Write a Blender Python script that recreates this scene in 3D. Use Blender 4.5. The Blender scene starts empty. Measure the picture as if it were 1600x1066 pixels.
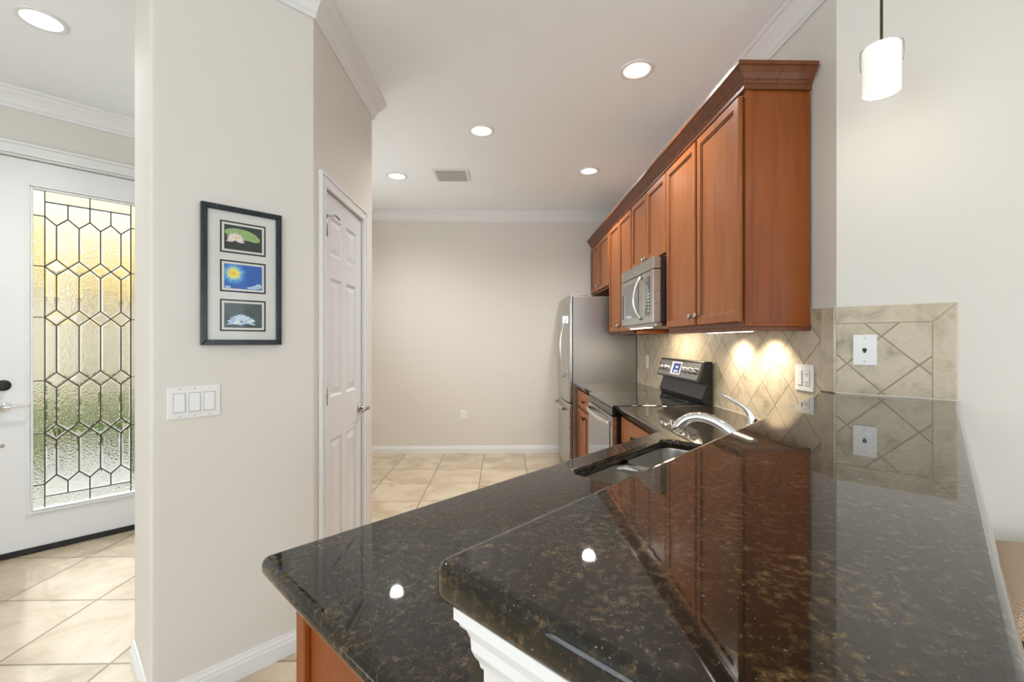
import bpy, bmesh, math, random
from mathutils import Vector, Matrix
R2 = math.sqrt(2); PI = math.pi
sc = bpy.context.scene
col = sc.collection
random.seed(7)

# ------------------------------------------------------------------ camera, world, exposure
cam = bpy.data.cameras.new('camera'); cam.lens = 15.75; cam.sensor_width = 36; cam.clip_start = .02
cam.shift_y = 1/1600
co = bpy.data.objects.new('camera', cam); col.objects.link(co)
co.location = (0, 0, 1.32); co.rotation_euler = (PI/2, 0, math.radians(-1.15))
sc.camera = co
sc.view_settings.view_transform = 'Standard'; sc.view_settings.look = 'None'
sc.view_settings.gamma = 1; sc.view_settings.exposure = 0.13
sc.view_settings.use_curve_mapping = False
wd = bpy.data.worlds.new('sky'); sc.world = wd; wd.use_nodes = True
wn = wd.node_tree.nodes; wn['Background'].inputs[0].default_value = (.80, .90, 1, 1); wn['Background'].inputs[1].default_value = 2.6

def lamp(name, kind, loc, rot, energy, color=(1, 1, 1), size=None, size_y=None, parent=None, spot=None, blend=.8, radius=None):
    l = bpy.data.lights.new(name, kind); l.energy = energy; l.color = color
    if kind == 'AREA':
        if size_y: l.shape = 'RECTANGLE'; l.size = size; l.size_y = size_y
        else: l.shape = 'DISK'; l.size = size
    if kind == 'SPOT': l.spot_size = spot; l.spot_blend = blend; l.shadow_soft_size = radius or .05
    if kind == 'POINT': l.shadow_soft_size = radius or .05
    o = bpy.data.objects.new(name, l); col.objects.link(o); o.location = loc; o.rotation_euler = rot
    if parent: o.parent = parent
    return o
sun = lamp('sun', 'SUN', (-6, 8, 8), (0, 0, 0), 9.0, (.88, .94, 1)); sun.data.angle = math.radians(1.5)
sun.rotation_euler = Vector((.5, -.5, -.70)).to_track_quat('-Z', 'Y').to_euler()
lamp('rear_window_fill', 'AREA', (.3, -4.35, 1.35), (PI/2+.75, 0, 0), 72, (.90, .955, 1), 4.4, 2.0)  # fill added at an unseen window, tilted up to brighten the ceiling
lamp('side_window_fill', 'AREA', (-4.0, -1.8, 1.4), (PI/2+.75, 0, -PI/2), 29, (.90, .955, 1), 2.6, 2.0)  # added left fill at an unseen living room window, aimed upward
lamp('side_window_fill', 'AREA', (3.8, -2.0, 1.4), (PI/2+.75, 0, PI/2), 20, (.90, .955, 1), 2.4, 2.0)  # added right fill at an unseen living room window, aimed upward

lamp('kitchen_ceiling_fill', 'AREA', (-1.86, 3.82, 1.6), (PI/2+.7, 0, -PI/2), 11, (.93, .97, 1), 1.1, 1.1)  # area fill added to lift the kitchen ceiling; its window is unseen

# ------------------------------------------------------------------ materials
def newmat(name):
    m = bpy.data.materials.new(name); m.use_nodes = True
    nt = m.node_tree; b = nt.nodes['Principled BSDF']
    return m, nt, b
def N(nt, t, **kw):
    n = nt.nodes.new(t)
    for k, v in kw.items():
        if hasattr(n, k): setattr(n, k, v)
        else: n.inputs[k].default_value = v
    return n
def c4(c): return (c[0], c[1], c[2], 1)
def plain(name, c, rough=.5, metal=0, coat=0, emit=None, es=0, noise=0, nscale=40, bump=0):
    m, nt, b = newmat(name)
    b.inputs['Base Color'].default_value = c4(c); b.inputs['Roughness'].default_value = rough
    b.inputs['Metallic'].default_value = metal; b.inputs['Coat Weight'].default_value = coat
    if emit: b.inputs['Emission Color'].default_value = c4(emit); b.inputs['Emission Strength'].default_value = es
    tc = N(nt, 'ShaderNodeTexCoord'); nz = N(nt, 'ShaderNodeTexNoise'); nz.inputs['Scale'].default_value = nscale
    nt.links.new(tc.outputs['Object'], nz.inputs['Vector'])
    mx = N(nt, 'ShaderNodeMix', data_type='RGBA')
    mx.inputs[6].default_value = c4([v*(1-noise) for v in c]); mx.inputs[7].default_value = c4([min(1, v*(1+noise)) for v in c])
    nt.links.new(nz.outputs['Fac'], mx.inputs[0]); nt.links.new(mx.outputs[2], b.inputs['Base Color'])
    if bump:
        bp = N(nt, 'ShaderNodeBump'); bp.inputs['Strength'].default_value = bump; bp.inputs['Distance'].default_value = .002
        nt.links.new(nz.outputs['Fac'], bp.inputs['Height']); nt.links.new(bp.outputs['Normal'], b.inputs['Normal'])
    return m
def ramp(nt, stops):
    r = N(nt, 'ShaderNodeValToRGB'); e = r.color_ramp.elements
    while len(e) < len(stops): e.new(.5)
    for i, (p, c) in enumerate(stops): e[i].position = p; e[i].color = c4(c)
    return r
def wood(name, a, b_, scale=(14, 14, 1.2), rough=.32):
    m, nt, b = newmat(name)
    tc = N(nt, 'ShaderNodeTexCoord'); mp = N(nt, 'ShaderNodeMapping'); mp.inputs['Scale'].default_value = scale
    nt.links.new(tc.outputs['Object'], mp.inputs['Vector'])
    nz = N(nt, 'ShaderNodeTexNoise'); nz.inputs['Scale'].default_value = 2.2; nz.inputs['Detail'].default_value = 7; nz.inputs['Distortion'].default_value = .8
    nt.links.new(mp.outputs[0], nz.inputs['Vector'])
    r = ramp(nt, [(.28, b_), (.5, a), (.75, [v*1.12 for v in a])]); nt.links.new(nz.outputs['Fac'], r.inputs[0])
    nt.links.new(r.outputs[0], b.inputs['Base Color'])
    b.inputs['Roughness'].default_value = rough; b.inputs['Coat Weight'].default_value = .08; b.inputs['Coat Roughness'].default_value = .25; b.inputs['Specular IOR Level'].default_value = .3
    return m
def granite():
    m, nt, b = newmat('brown_granite')
    tc = N(nt, 'ShaderNodeTexCoord')
    n1 = N(nt, 'ShaderNodeTexNoise'); n1.inputs['Scale'].default_value = 100; n1.inputs['Detail'].default_value = 6; n1.inputs['Roughness'].default_value = .68; n1.inputs['Distortion'].default_value = .3
    n2 = N(nt, 'ShaderNodeTexNoise'); n2.inputs['Scale'].default_value = 260; n2.inputs['Detail'].default_value = 2
    n3 = N(nt, 'ShaderNodeTexNoise'); n3.inputs['Scale'].default_value = 14; n3.inputs['Detail'].default_value = 3
    for n in (n1, n2, n3): nt.links.new(tc.outputs['Object'], n.inputs['Vector'])
    ad = N(nt, 'ShaderNodeMath', operation='MULTIPLY_ADD'); nt.links.new(n3.outputs['Fac'], ad.inputs[0]); ad.inputs[1].default_value = .30; nt.links.new(n1.outputs['Fac'], ad.inputs[2])
    r1 = ramp(nt, [(.54, (.003, .0036, .0028)), (.65, (.008, .0062, .003)), (.75, (.036, .024, .010)), (.86, (.16, .11, .048))]); nt.links.new(ad.outputs[0], r1.inputs[0])
    r2 = ramp(nt, [(.68, (0, 0, 0)), (.76, (1, 1, 1))]); nt.links.new(n2.outputs['Fac'], r2.inputs[0])
    mx = N(nt, 'ShaderNodeMix', data_type='RGBA'); nt.links.new(r2.outputs[0], mx.inputs[0]); nt.links.new(r1.outputs[0], mx.inputs[6]); mx.inputs[7].default_value = (.26, .20, .12, 1)
    nt.links.new(mx.outputs[2], b.inputs['Base Color'])
    rr = N(nt, 'ShaderNodeMapRange'); nt.links.new(n1.outputs['Fac'], rr.inputs['Value']); rr.inputs['From Min'].default_value = .35; rr.inputs['From Max'].default_value = .65; rr.inputs['To Min'].default_value = .5; rr.inputs['To Max'].default_value = .22
    nt.links.new(rr.outputs[0], b.inputs['Roughness'])
    bp = N(nt, 'ShaderNodeBump'); bp.inputs['Strength'].default_value = .5; bp.inputs['Distance'].default_value = .0006; nt.links.new(n2.outputs['Fac'], bp.inputs['Height']); nt.links.new(bp.outputs[0], b.inputs['Normal'])
    b.inputs['IOR'].default_value = 1.5; b.inputs['Specular Tint'].default_value = (1, .80, .58, 1); b.inputs['Specular IOR Level'].default_value = .045
    b.inputs['Coat Weight'].default_value = 1; b.inputs['Coat Roughness'].default_value = .025; b.inputs['Coat IOR'].default_value = 1.5
    return m
def tile_mat(name, stones, mode, p, grout=(.36, .30, .23), gw=.003, rough=.35, nsc=6, axes=(0, 2)):
    """mode 'square': grid of size p[0] offset p[1],p[2]; mode 'diamond': 45 degree lattice with a node at p[1],p[2]"""
    m, nt, b = newmat(name)
    tc = N(nt, 'ShaderNodeTexCoord'); sp = N(nt, 'ShaderNodeSeparateXYZ'); nt.links.new(tc.outputs['Object'], sp.inputs[0])
    def mth(op, a, bb=None):
        n = N(nt, 'ShaderNodeMath', operation=op)
        for i, v in enumerate((a, bb)):
            if v is None: continue
            if isinstance(v, (int, float)): n.inputs[i].default_value = v
            else: nt.links.new(v, n.inputs[i])
        return n.outputs[0]
    x = mth('SUBTRACT', sp.outputs[axes[0]], p[1]); z = mth('SUBTRACT', sp.outputs[axes[1]], p[2])
    if mode == 'diamond':
        x, z = mth('MULTIPLY', mth('ADD', x, z), 1/R2), mth('MULTIPLY', mth('SUBTRACT', x, z), 1/R2)
    u = mth('DIVIDE', x, p[0]); v = mth('DIVIDE', z, p[0])
    du = mth('ABSOLUTE', mth('SUBTRACT', mth('FRACT', mth('ADD', u, .5)), .5))
    dv = mth('ABSOLUTE', mth('SUBTRACT', mth('FRACT', mth('ADD', v, .5)), .5))
    d = mth('MULTIPLY', mth('MINIMUM', du, dv), p[0])
    mr = N(nt, 'ShaderNodeMapRange'); nt.links.new(d, mr.inputs['Value']); mr.inputs['From Min'].default_value = gw*.5; mr.inputs['From Max'].default_value = gw*.9
    cb = N(nt, 'ShaderNodeCombineXYZ'); nt.links.new(mth('FLOOR', u), cb.inputs[0]); nt.links.new(mth('FLOOR', v), cb.inputs[1])
    wn_ = N(nt, 'ShaderNodeTexWhiteNoise'); nt.links.new(cb.outputs[0], wn_.inputs['Vector'])
    ofs = N(nt, 'ShaderNodeVectorMath', operation='MULTIPLY_ADD'); nt.links.new(wn_.outputs['Color'], ofs.inputs[0]); ofs.inputs[1].default_value = (5, 5, 5); nt.links.new(tc.outputs['Object'], ofs.inputs[2])
    nz = N(nt, 'ShaderNodeTexNoise'); nz.inputs['Scale'].default_value = nsc; nz.inputs['Detail'].default_value = 7; nz.inputs['Roughness'].default_value = .62; nz.inputs['Distortion'].default_value = .6
    nt.links.new(ofs.outputs[0], nz.inputs['Vector'])
    tv = mth('ADD', nz.outputs['Fac'], mth('MULTIPLY', mth('SUBTRACT', wn_.outputs['Value'], .5), .10))
    r = ramp(nt, stones); nt.links.new(tv, r.inputs[0])
    mx = N(nt, 'ShaderNodeMix', data_type='RGBA'); nt.links.new(mr.outputs[0], mx.inputs[0]); mx.inputs[6].default_value = c4(grout); nt.links.new(r.outputs[0], mx.inputs[7])
    nt.links.new(mx.outputs[2], b.inputs['Base Color'])
    bp = N(nt, 'ShaderNodeBump'); bp.inputs['Strength'].default_value = .5; bp.inputs['Distance'].default_value = .002
    nt.links.new(mr.outputs[0], bp.inputs['Height']); nt.links.new(bp.outputs[0], b.inputs['Normal'])
    b.inputs['Roughness'].default_value = rough
    return m
def steel(name='brushed_steel', c=(.50, .48, .45), rough=.28, stretch=(2, 2, 120)):
    m, nt, b = newmat(name)
    tc = N(nt, 'ShaderNodeTexCoord'); mp = N(nt, 'ShaderNodeMapping'); mp.inputs['Scale'].default_value = stretch
    nt.links.new(tc.outputs['Object'], mp.inputs[0]); nz = N(nt, 'ShaderNodeTexNoise'); nz.inputs['Scale'].default_value = 5; nz.inputs['Detail'].default_value = 4
    nt.links.new(mp.outputs[0], nz.inputs['Vector'])
    mr = N(nt, 'ShaderNodeMapRange'); nt.links.new(nz.outputs['Fac'], mr.inputs['Value']); mr.inputs['To Min'].default_value = rough*.75; mr.inputs['To Max'].default_value = rough*1.3
    nt.links.new(mr.outputs[0], b.inputs['Roughness']); b.inputs['Base Color'].default_value = c4(c); b.inputs['Metallic'].default_value = 1
    return m
def glass(name, textured=False, tint=(.97, .98, .97), ior=1.1, fac=.35, rough=0.0, scale=150, dist=.004):
    m = bpy.data.materials.new(name); m.use_nodes = True; nt = m.node_tree; nt.nodes.clear()
    out = N(nt, 'ShaderNodeOutputMaterial'); mix = N(nt, 'ShaderNodeMixShader'); tr = N(nt, 'ShaderNodeBsdfTransparent'); gl = N(nt, 'ShaderNodeBsdfGlass')
    tr.inputs[0].default_value = c4(tint); gl.inputs['Color'].default_value = c4(tint); gl.inputs['IOR'].default_value = ior; gl.inputs['Roughness'].default_value = rough
    if textured:
        tc = N(nt, 'ShaderNodeTexCoord'); vo = N(nt, 'ShaderNodeTexVoronoi'); vo.inputs['Scale'].default_value = scale; vo.feature = 'SMOOTH_F1'
        nt.links.new(tc.outputs['Object'], vo.inputs['Vector']); bp = N(nt, 'ShaderNodeBump'); bp.inputs['Strength'].default_value = 1; bp.inputs['Distance'].default_value = dist
        nt.links.new(vo.outputs['Distance'], bp.inputs['Height']); nt.links.new(bp.outputs[0], gl.inputs['Normal'])
    mix.inputs[0].default_value = fac
    nt.links.new(tr.outputs[0], mix.inputs[1]); nt.links.new(gl.outputs[0], mix.inputs[2]); nt.links.new(mix.outputs[0], out.inputs[0])
    return m

M = {}
M['paint'] = plain('greige_wall_paint', (.725, .690, .635), .75, noise=.015, nscale=3)
M['paint_white'] = plain('white_wall_paint', (.74, .72, .68), .7, noise=.01, nscale=3)
M['ceiling'] = plain('ceiling_paint', (.90, .93, .945), .85, noise=.01, nscale=3)
M['trim'] = plain('white_trim_paint', (.79, .795, .79), .35, noise=.01)
M['door'] = plain('white_door_paint', (.76, .765, .77), .35, noise=.01)
M['cherry'] = wood('cherry_wood', (.32, .105, .028), (.25, .075, .019), rough=.4)
M['cherry_dark'] = wood('cherry_wood_dark', (.15, .048, .016), (.10, .031, .010), rough=.4)
M['cherry_side'] = wood('cherry_wood_shaded', (.235, .058, .007), (.175, .038, .004), (9, 9, .9), .45)  # cherry darkened to paint in the dimmer light on side panels
M['granite'] = granite()
M['floor'] = tile_mat('floor_tile', [(.30, (.40, .315, .21)), (.48, (.53, .435, .31)), (.62, (.61, .51, .385)), (.75, (.44, .35, .24))], 'square', (.463, .242, 5.11), (.22, .17, .125), .006, .26, 3.2, axes=(0, 1))
ST = [(.28, (.30, .26, .18)), (.42, (.50, .43, .31)), (.55, (.60, .52, .39)), (.66, (.55, .45, .32)), (.78, (.36, .30, .21))]
M['splash'] = tile_mat('travertine_diamond_tile', ST, 'diamond', (.15, .141, 1.34), (.30, .24, .16), .0035, .4, 9)
M['splash_w'] = tile_mat('travertine_diamond_tile_range', ST, 'diamond', (.15, 2.583, 1.326), (.30, .24, .16), .0035, .4, 9)
M['stone'] = tile_mat('travertine_border', ST, 'square', (50, -20, -20), (.3, .24, .17), .001, .4, 9)
M['steel'] = steel(); M['steel_side'] = steel('textured_steel_side', (.36, .34, .31), .38, (40, 40, 40)); M['steel_h'] = steel('bright_steel', (.7, .69, .67), .16)
M['sink'] = steel('sink_steel', (.66, .64, .60), .3, (1, 1, .2))
M['chrome'] = plain('chrome', (.85, .86, .88), .04, 1); M['nickel'] = plain('brushed_nickel', (.45, .42, .38), .25, 1)
M['black'] = plain('black_plastic', (.012, .012, .013), .25); M['black_glass'] = plain('black_glass', (.01, .01, .011), .03, coat=.5)
M['dkglass'] = plain('oven_window_glass', (.05, .055, .06), .04, coat=1)
M['mirrorglass'] = plain('tinted_oven_glass', (.30, .31, .34), .05, .85)
M['plate'] = plain('white_plastic', (.82, .81, .79), .3); M['plate_gap'] = plain('plate_shadow_gap', (.50, .49, .47), .5)
M['screwm'] = plain('painted_screw', (.52, .51, .49), .4)
M['dark'] = plain('dark_metal', (.03, .028, .026), .35, .6); M['bronze'] = plain('brown_bronze', (.20, .14, .08), .3, 1)
M['came'] = plain('lead_came', (.05, .045, .035), .4, .7)
M['glass_tex'] = glass('granular_glass', True, (.97, .98, .95), 1.3, .85, 0.02, 95, .006)
M['glass_clear'] = glass('bevelled_glass', False, (.99, 1, 1), 1.45, .85)
M['pane'] = glass('window_pane', False, (.98, .98, .98), 1.05, .3)
M['lens'] = plain('lamp_lens', (.9, .9, .9), .4, emit=(1, .96, .90), es=9)
M['can'] = plain('lamp_baffle', (.85, .85, .83), .4, emit=(1, .96, .9), es=.55)
M['shade'] = plain('opal_glass', (.9, .88, .84), .3, emit=(1, .955, .87), es=.42)
M['strip'] = plain('strip_lens', (.9, .9, .9), .4, emit=(1, .86, .66), es=9)
M['caulk'] = plain('white_caulk', (.62, .58, .50), .5)
M['rubber'] = plain('black_sweep', (.012, .012, .012), .6)
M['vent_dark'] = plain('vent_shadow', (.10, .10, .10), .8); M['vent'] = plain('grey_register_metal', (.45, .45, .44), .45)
M['frame'] = wood('black_frame_wood', (.010, .015, .019), (.03, .04, .048), (60, 8, 8), .22)
M['mat'] = plain('ivory_mat_board', (.72, .71, .66), .8); M['mat_black'] = plain('black_mat_board', (.012, .011, .01), .7)
M['stucco'] = plain('beige_stucco', (.62, .55, .42), .9, noise=.1, nscale=30, bump=.5); M['stucco_y'] = plain('stucco_warm_lit', (.80, .58, .24), .9, noise=.08, nscale=20)  # stucco_y has the warm porch light painted in as yellow
M['concrete'] = plain('pale_concrete', (.62, .60, .56), .9, noise=.06, nscale=6)
M['leaf'] = plain('green_leaf', (.10, .19, .04), .5, noise=.4, nscale=20); M['leaf2'] = plain('yellow_green_leaf', (.22, .28, .06), .5, noise=.3, nscale=20); M['leafr'] = plain('red_leaf', (.45, .10, .04), .5)
M['stem'] = plain('brown_stem', (.10, .06, .03), .8)

# ------------------------------------------------------------------ mesh helpers
def frame(loc, rz=0): return Matrix.Translation(Vector(loc)) @ Matrix.Rotation(rz, 4, 'Z')
def bx(bm, x0, x1, y0, y1, z0, z1, mi=0):
    v = [bm.verts.new(p) for p in ((x0, y0, z0), (x1, y0, z0), (x1, y1, z0), (x0, y1, z0), (x0, y0, z1), (x1, y0, z1), (x1, y1, z1), (x0, y1, z1))]
    fs = []
    for f in ((0, 3, 2, 1), (4, 5, 6, 7), (0, 1, 5, 4), (1, 2, 6, 5), (2, 3, 7, 6), (3, 0, 4, 7)):
        q = bm.faces.new([v[i] for i in f]); q.material_index = mi; fs.append(q)
    return v
def loft(bm, rings, close=True, caps=True, mi=0, smooth=False):
    vr = [[bm.verts.new(p) for p in r] for r in rings]
    n = len(vr[0])
    for a, b in zip(vr, vr[1:]):
        for i in range(n if close else n-1):
            j = (i+1) % n
            f = bm.faces.new((a[i], a[j], b[j], b[i])); f.material_index = mi; f.smooth = smooth
    if caps and close:
        f = bm.faces.new(vr[0][::-1]); f.material_index = mi
        f = bm.faces.new(vr[-1]); f.material_index = mi
    return vr
def prism(bm, poly, z0, z1, mi=0):
    return loft(bm, [[(x, y, z0) for x, y in poly], [(x, y, z1) for x, y in poly]], mi=mi)
def tube(bm, pts, r, n=12, mi=0, sx=1.0):
    pts = [Vector(p) for p in pts]; rings = []
    rs = r if isinstance(r, (list, tuple)) else [r]*len(pts)
    up = None
    for i, p in enumerate(pts):
        t = (pts[min(i+1, len(pts)-1)]-pts[max(i-1, 0)]).normalized()
        if up is None: up = Vector((0, 0, 1)) if abs(t.z) < .9 else Vector((1, 0, 0))
        a = t.cross(up).normalized(); b = a.cross(t).normalized(); up = b
        rings.append([p+(a*math.cos(2*PI*k/n)*sx+b*math.sin(2*PI*k/n))*rs[i] for k in range(n)])
    loft(bm, rings, mi=mi, smooth=True)
def lathe(bm, prof, c=(0, 0, 0), axis='z', n=32, mi=0, smooth=True, caps=True):
    rings = []
    for r, h in prof:
        ring = []
        for k in range(n):
            a = 2*PI*k/n; u, v = r*math.cos(a), r*math.sin(a)
            p = {'z': (u, v, h), 'y': (u, h, v), 'x': (h, u, v)}[axis]
            ring.append((c[0]+p[0], c[1]+p[1], c[2]+p[2]))
        rings.append(ring)
    loft(bm, rings, mi=mi, smooth=smooth, caps=caps)
def bez(p0, p1, p2, p3, n=10):
    o = []
    for i in range(n+1):
        t = i/n; o.append(tuple(p0[k]*(1-t)**3+3*p1[k]*t*(1-t)**2+3*p2[k]*t*t*(1-t)+p3[k]*t**3 for k in range(len(p0))))
    return o
def obj(name, bm, mats, parent=None, fr=None, bevel=0, seg=2, smooth=False):
    bmesh.ops.recalc_face_normals(bm, faces=bm.faces)
    me = bpy.data.meshes.new(name); bm.to_mesh(me); bm.free()
    if not isinstance(mats, (list, tuple)): mats = [mats]
    for m in mats: me.materials.append(M[m] if isinstance(m, str) else m)
    o = bpy.data.objects.new(name, me); col.objects.link(o)
    if fr is not None: o.matrix_world = fr; o.matrix_basis = fr
    if parent is not None: o.parent = parent
    if bevel:
        bv = o.modifiers.new('bevel', 'BEVEL'); bv.width = bevel; bv.segments = seg; bv.limit_method = 'ANGLE'; bv.angle_limit = math.radians(40)
    return o
def thing(name, label, cat, fr, group=None):
    o = bpy.data.objects.new(name, None); col.objects.link(o); o.matrix_basis = fr; o.empty_display_size = .1
    o['label'] = label; o['category'] = cat
    if group: o['group'] = group
    return o
def tag(o, label, cat, group=None):
    o['label'] = label; o['category'] = cat
    if group: o['group'] = group
    return o
def struct(name, bm, mats, fr=None, label=None, bevel=0):
    o = obj(name, bm, mats, None, fr, bevel); o['kind'] = 'structure'
    if label: o['label'] = label
    o['category'] = name.split('_')[0]
    return o
B = bmesh.new
def boxobj(name, dims, mat, parent, bevel=0, seg=2):
    bm = B(); bx(bm, *dims); return obj(name, bm, mat, parent, bevel=bevel, seg=seg)
def dup(root, loc=None, rz=None, label=None, group=None):
    r = root.copy(); col.objects.link(r)
    if loc is not None: r.location = loc
    if rz is not None: r.rotation_euler = (0, 0, rz)
    if label: r['label'] = label
    if group: r['group'] = group
    for ch in list(root.children):
        c = ch.copy(); col.objects.link(c); c.parent = r
        for g in list(ch.children):
            d = g.copy(); col.objects.link(d); d.parent = c
    return r
def sweep(bm, path, prof, side=1, close=False, mi=0):
    """path: list of (x,y); prof: list of (out, z) closed loop; offset to the right-hand side * side with mitred corners"""
    P = [Vector(p) for p in path]; n = len(P); rings = []
    for i in range(n):
        ds = []
        if i > 0 or close: ds.append((P[i]-P[i-1]).normalized())
        if i < n-1 or close: ds.append((P[(i+1) % n]-P[i]).normalized())
        ns = [Vector((d.y, -d.x))*side for d in ds]
        m = ns[0] if len(ns) == 1 else (ns[0]+ns[1]).normalized()
        k = 1 if len(ns) == 1 else 1/max(.3, m.dot(ns[0]))
        rings.append([(P[i].x+m.x*o*k, P[i].y+m.y*o*k, z) for o, z in prof])
    loft(bm, rings, mi=mi)
def rounded(poly, rad, n=6, skip=()):
    out = []
    for i, p in enumerate(poly):
        if i in skip: out.append(tuple(p)); continue
        p = Vector(p); a = Vector(poly[i-1]); b = Vector(poly[(i+1) % len(poly)])
        da = (a-p).normalized(); db = (b-p).normalized()
        ang = da.angle(db); t = rad/math.tan(ang/2)
        s, e = p+da*t, p+db*t
        for k in range(n+1):
            u = k/n; out.append(tuple((s*(1-u)**2+p*2*u*(1-u)+e*u*u)))
    return out

# ------------------------------------------------------------------ setting
W = 1.343; CZ = 2.86
FR_W = lambda y, z=0: frame((W, y, z), -PI/2)          # local x toward the camera, local y into the right wall
FR_45 = frame((W, 1.778, 0), -PI/4)                     # bar wall
FR_D = frame((0, 0, 0), PI/4)                           # s,q frame (parallel to the peninsula)
sq = lambda s, q: ((s-q)/R2, (s+q)/R2)

bm = B(); prism(bm, [(-4.1, -4.5), (4.0, -4.5), (4.0, .0), (1.5, 5.45), (-2.1, 5.45), (-2.1, 4.2), (-4.3, 1.62)], -.06, 0)
struct('floor', bm, 'floor')
bm = B(); prism(bm, [(-4.3, -4.6), (4.2, -4.6), (4.2, .3), (1.6, 5.45), (-2.0, 5.45), (-2.0, 4.0), (-4.3, 1.7)], CZ, CZ+.08)
struct('ceiling', bm, 'ceiling')
# solid block of the pantry
A_, B_, C_ = (-1.231, 1.589), (-.833, 1.987), (-.833, 2.873)
E_ = (-1.513, 1.871)
pan = rounded([A_, B_, C_, (-1.513, 2.873), E_], .012, 4, skip=(3,))
# pantry block with a recess for its door
def wallseg(name, p, q, th, z0=0, z1=CZ, side=-1, mat='paint', openings=(), label=None):
    """wall from p to q (face on that line), thickness th away; openings: (u0,u1,z0,z1)"""
    p, q = Vector(p), Vector(q); L = (q-p).length; a = math.atan2(q.y-p.y, q.x-p.x)
    bm = B(); y0, y1 = (0, th) if side < 0 else (-th, 0)
    cur = 0
    for u0, u1, a0, a1 in sorted(openings):
        bx(bm, cur, u0, y0, y1, z0, z1)
        if a0 > z0: bx(bm, u0, u1, y0, y1, z0, a0)
        if a1 < z1: bx(bm, u0, u1, y0, y1, a1, z1)
        cur = u1
    bx(bm, cur, L, y0, y1, z0, z1)
    return struct(name, bm, mat, frame((p.x, p.y, 0), a), label)
bm = B()
DX0, DX1, DZ = 2.095, 2.665, 2.04
core = rounded([A_, B_, (-.833, DX0), (-.873, DX0), (-.873, DX1), (-.833, DX1), C_, (-1.513, 2.873), E_], .012, 4, skip=(2, 3, 4, 5, 7))
prism(bm, core, 0, DZ); prism(bm, pan, DZ, CZ)
struct('wall_pantry', bm, 'paint')
wallseg('wall_back', (-1.9, 5.31), (W+.1, 5.31), .12)
wallseg('wall_kitchen_left', (-1.9, 2.873), (-1.9, 5.31), .08, side=-1, openings=[(.35, 1.55, 1.0, 2.2)])
wallseg('wall_pantry_back', (-1.513, 2.873), (-1.9, 2.873), .10, side=1)
wallseg('wall_right', (W, 5.31), (W, 1.778), .12)
wallseg('wall_bar', (W, 1.778), (W+2.55, 1.778-2.55), .12)
wallseg('wall_living_right', (3.893, -.772), (3.893, -4.5), .12, openings=[(.2, 2.6, .3, 2.35)])
wallseg('wall_living_back', (3.893, -4.5), (-4.1, -4.5), .12, openings=[(1.3, 5.8, .1, 2.35)])
wallseg('wall_living_left', (-4.1, -4.5), (-4.1, 1.685), .12, openings=[(1.3, 4.1, .3, 2.35)])
EY = 4.072                                             # entry wall face in the s,q frame
bm = B(); ex0, ex1 = -.262, .682
bx(bm, -1.75, ex0, EY, EY+.14, 0, CZ); bx(bm, ex1, 1.45, EY, EY+.14, 0, CZ); bx(bm, ex0, ex1, EY, EY+.14, 2.465, CZ)
struct('wall_entry', bm, 'paint', FR_D)
def window(i, fr, w, z0, z1):
    bm = B()
    for x0, x1, a, b in ((0, w, z0, z0+.06), (0, w, z1-.06, z1), (0, .06, z0+.06, z1-.06), (w-.06, w, z0+.06, z1-.06), (w/2-.03, w/2+.03, z0+.06, z1-.06)): bx(bm, x0, x1, .03, .09, a, b)
    o = struct('window_%d' % i, bm, 'trim', fr)
    boxobj('pane', (.06, w-.06, .055, .061, z0+.06, z1-.06), 'pane', o)
window(1, frame((3.893-1.3, -4.5, 0), PI), 4.5, .1, 2.35)
window(2, frame((-4.1, -3.2, 0), PI/2), 2.8, .3, 2.35)
window(3, frame((3.893, -.972, 0), -PI/2), 2.4, .3, 2.35)

window(4, frame((-1.9, 3.223, 0), PI/2), 1.2, 1.0, 2.2)  # unseen kitchen window, added as an opening for the ceiling fill
bm = B(); bx(bm, -3.0, -2.06, 4.15, 5.8, 2.45, 2.55); struct('porch_sunblock', bm, 'trim')  # unseen slab added to keep the sun out of the kitchen window
# crown moulding profile: (out, z)
def crown(h=.124, o=.07, z=CZ):
    b = z-h
    return [(0, b), (.012, b), (.012, b+.018), (.018, b+.024), (.024, b+.045), (.036, b+.068), (.052, b+.086), (.055, b+.098), (o-.004, b+.103), (o, z-.012), (o, z-.001), (0, z-.001)]
def basep(h=.092):
    return [(0, 0), (.014, 0), (.014, h*.62), (.011, h*.70), (.011, h*.78), (.007, h*.86), (.005, h), (0, h)]
n_trim = [0]
def trim(path, prof, side=1, base=None, label=None):
    bm = B(); sweep(bm, path, prof, side)
    n_trim[0] += 1
    return struct('baseboard_'+base if base else 'trim_%d' % n_trim[0], bm, 'trim')
trim([(-1.9, 5.31), (W, 5.31)], crown())
trim([(W, 5.31), (W, 1.778), (3.893, -.772)], crown())
trim([(-1.8, 2.873), C_, B_, A_, E_, (-1.513, 2.873)], crown(), -1)
trim([sq(-1.7, EY), sq(1.4, EY)], crown())
trim([(-1.9, 5.31), (W, 5.31)], basep(), base='back')
trim([(-.833, 2.034), B_, A_, E_, (-1.513, 2.86)], basep(), -1, base='pantry')
trim([(W, 1.778), (3.893, -.772)], basep(), base='bar')
trim([sq(-1.7, EY), sq(ex0-.09, EY)], basep(), base='entry')

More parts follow.
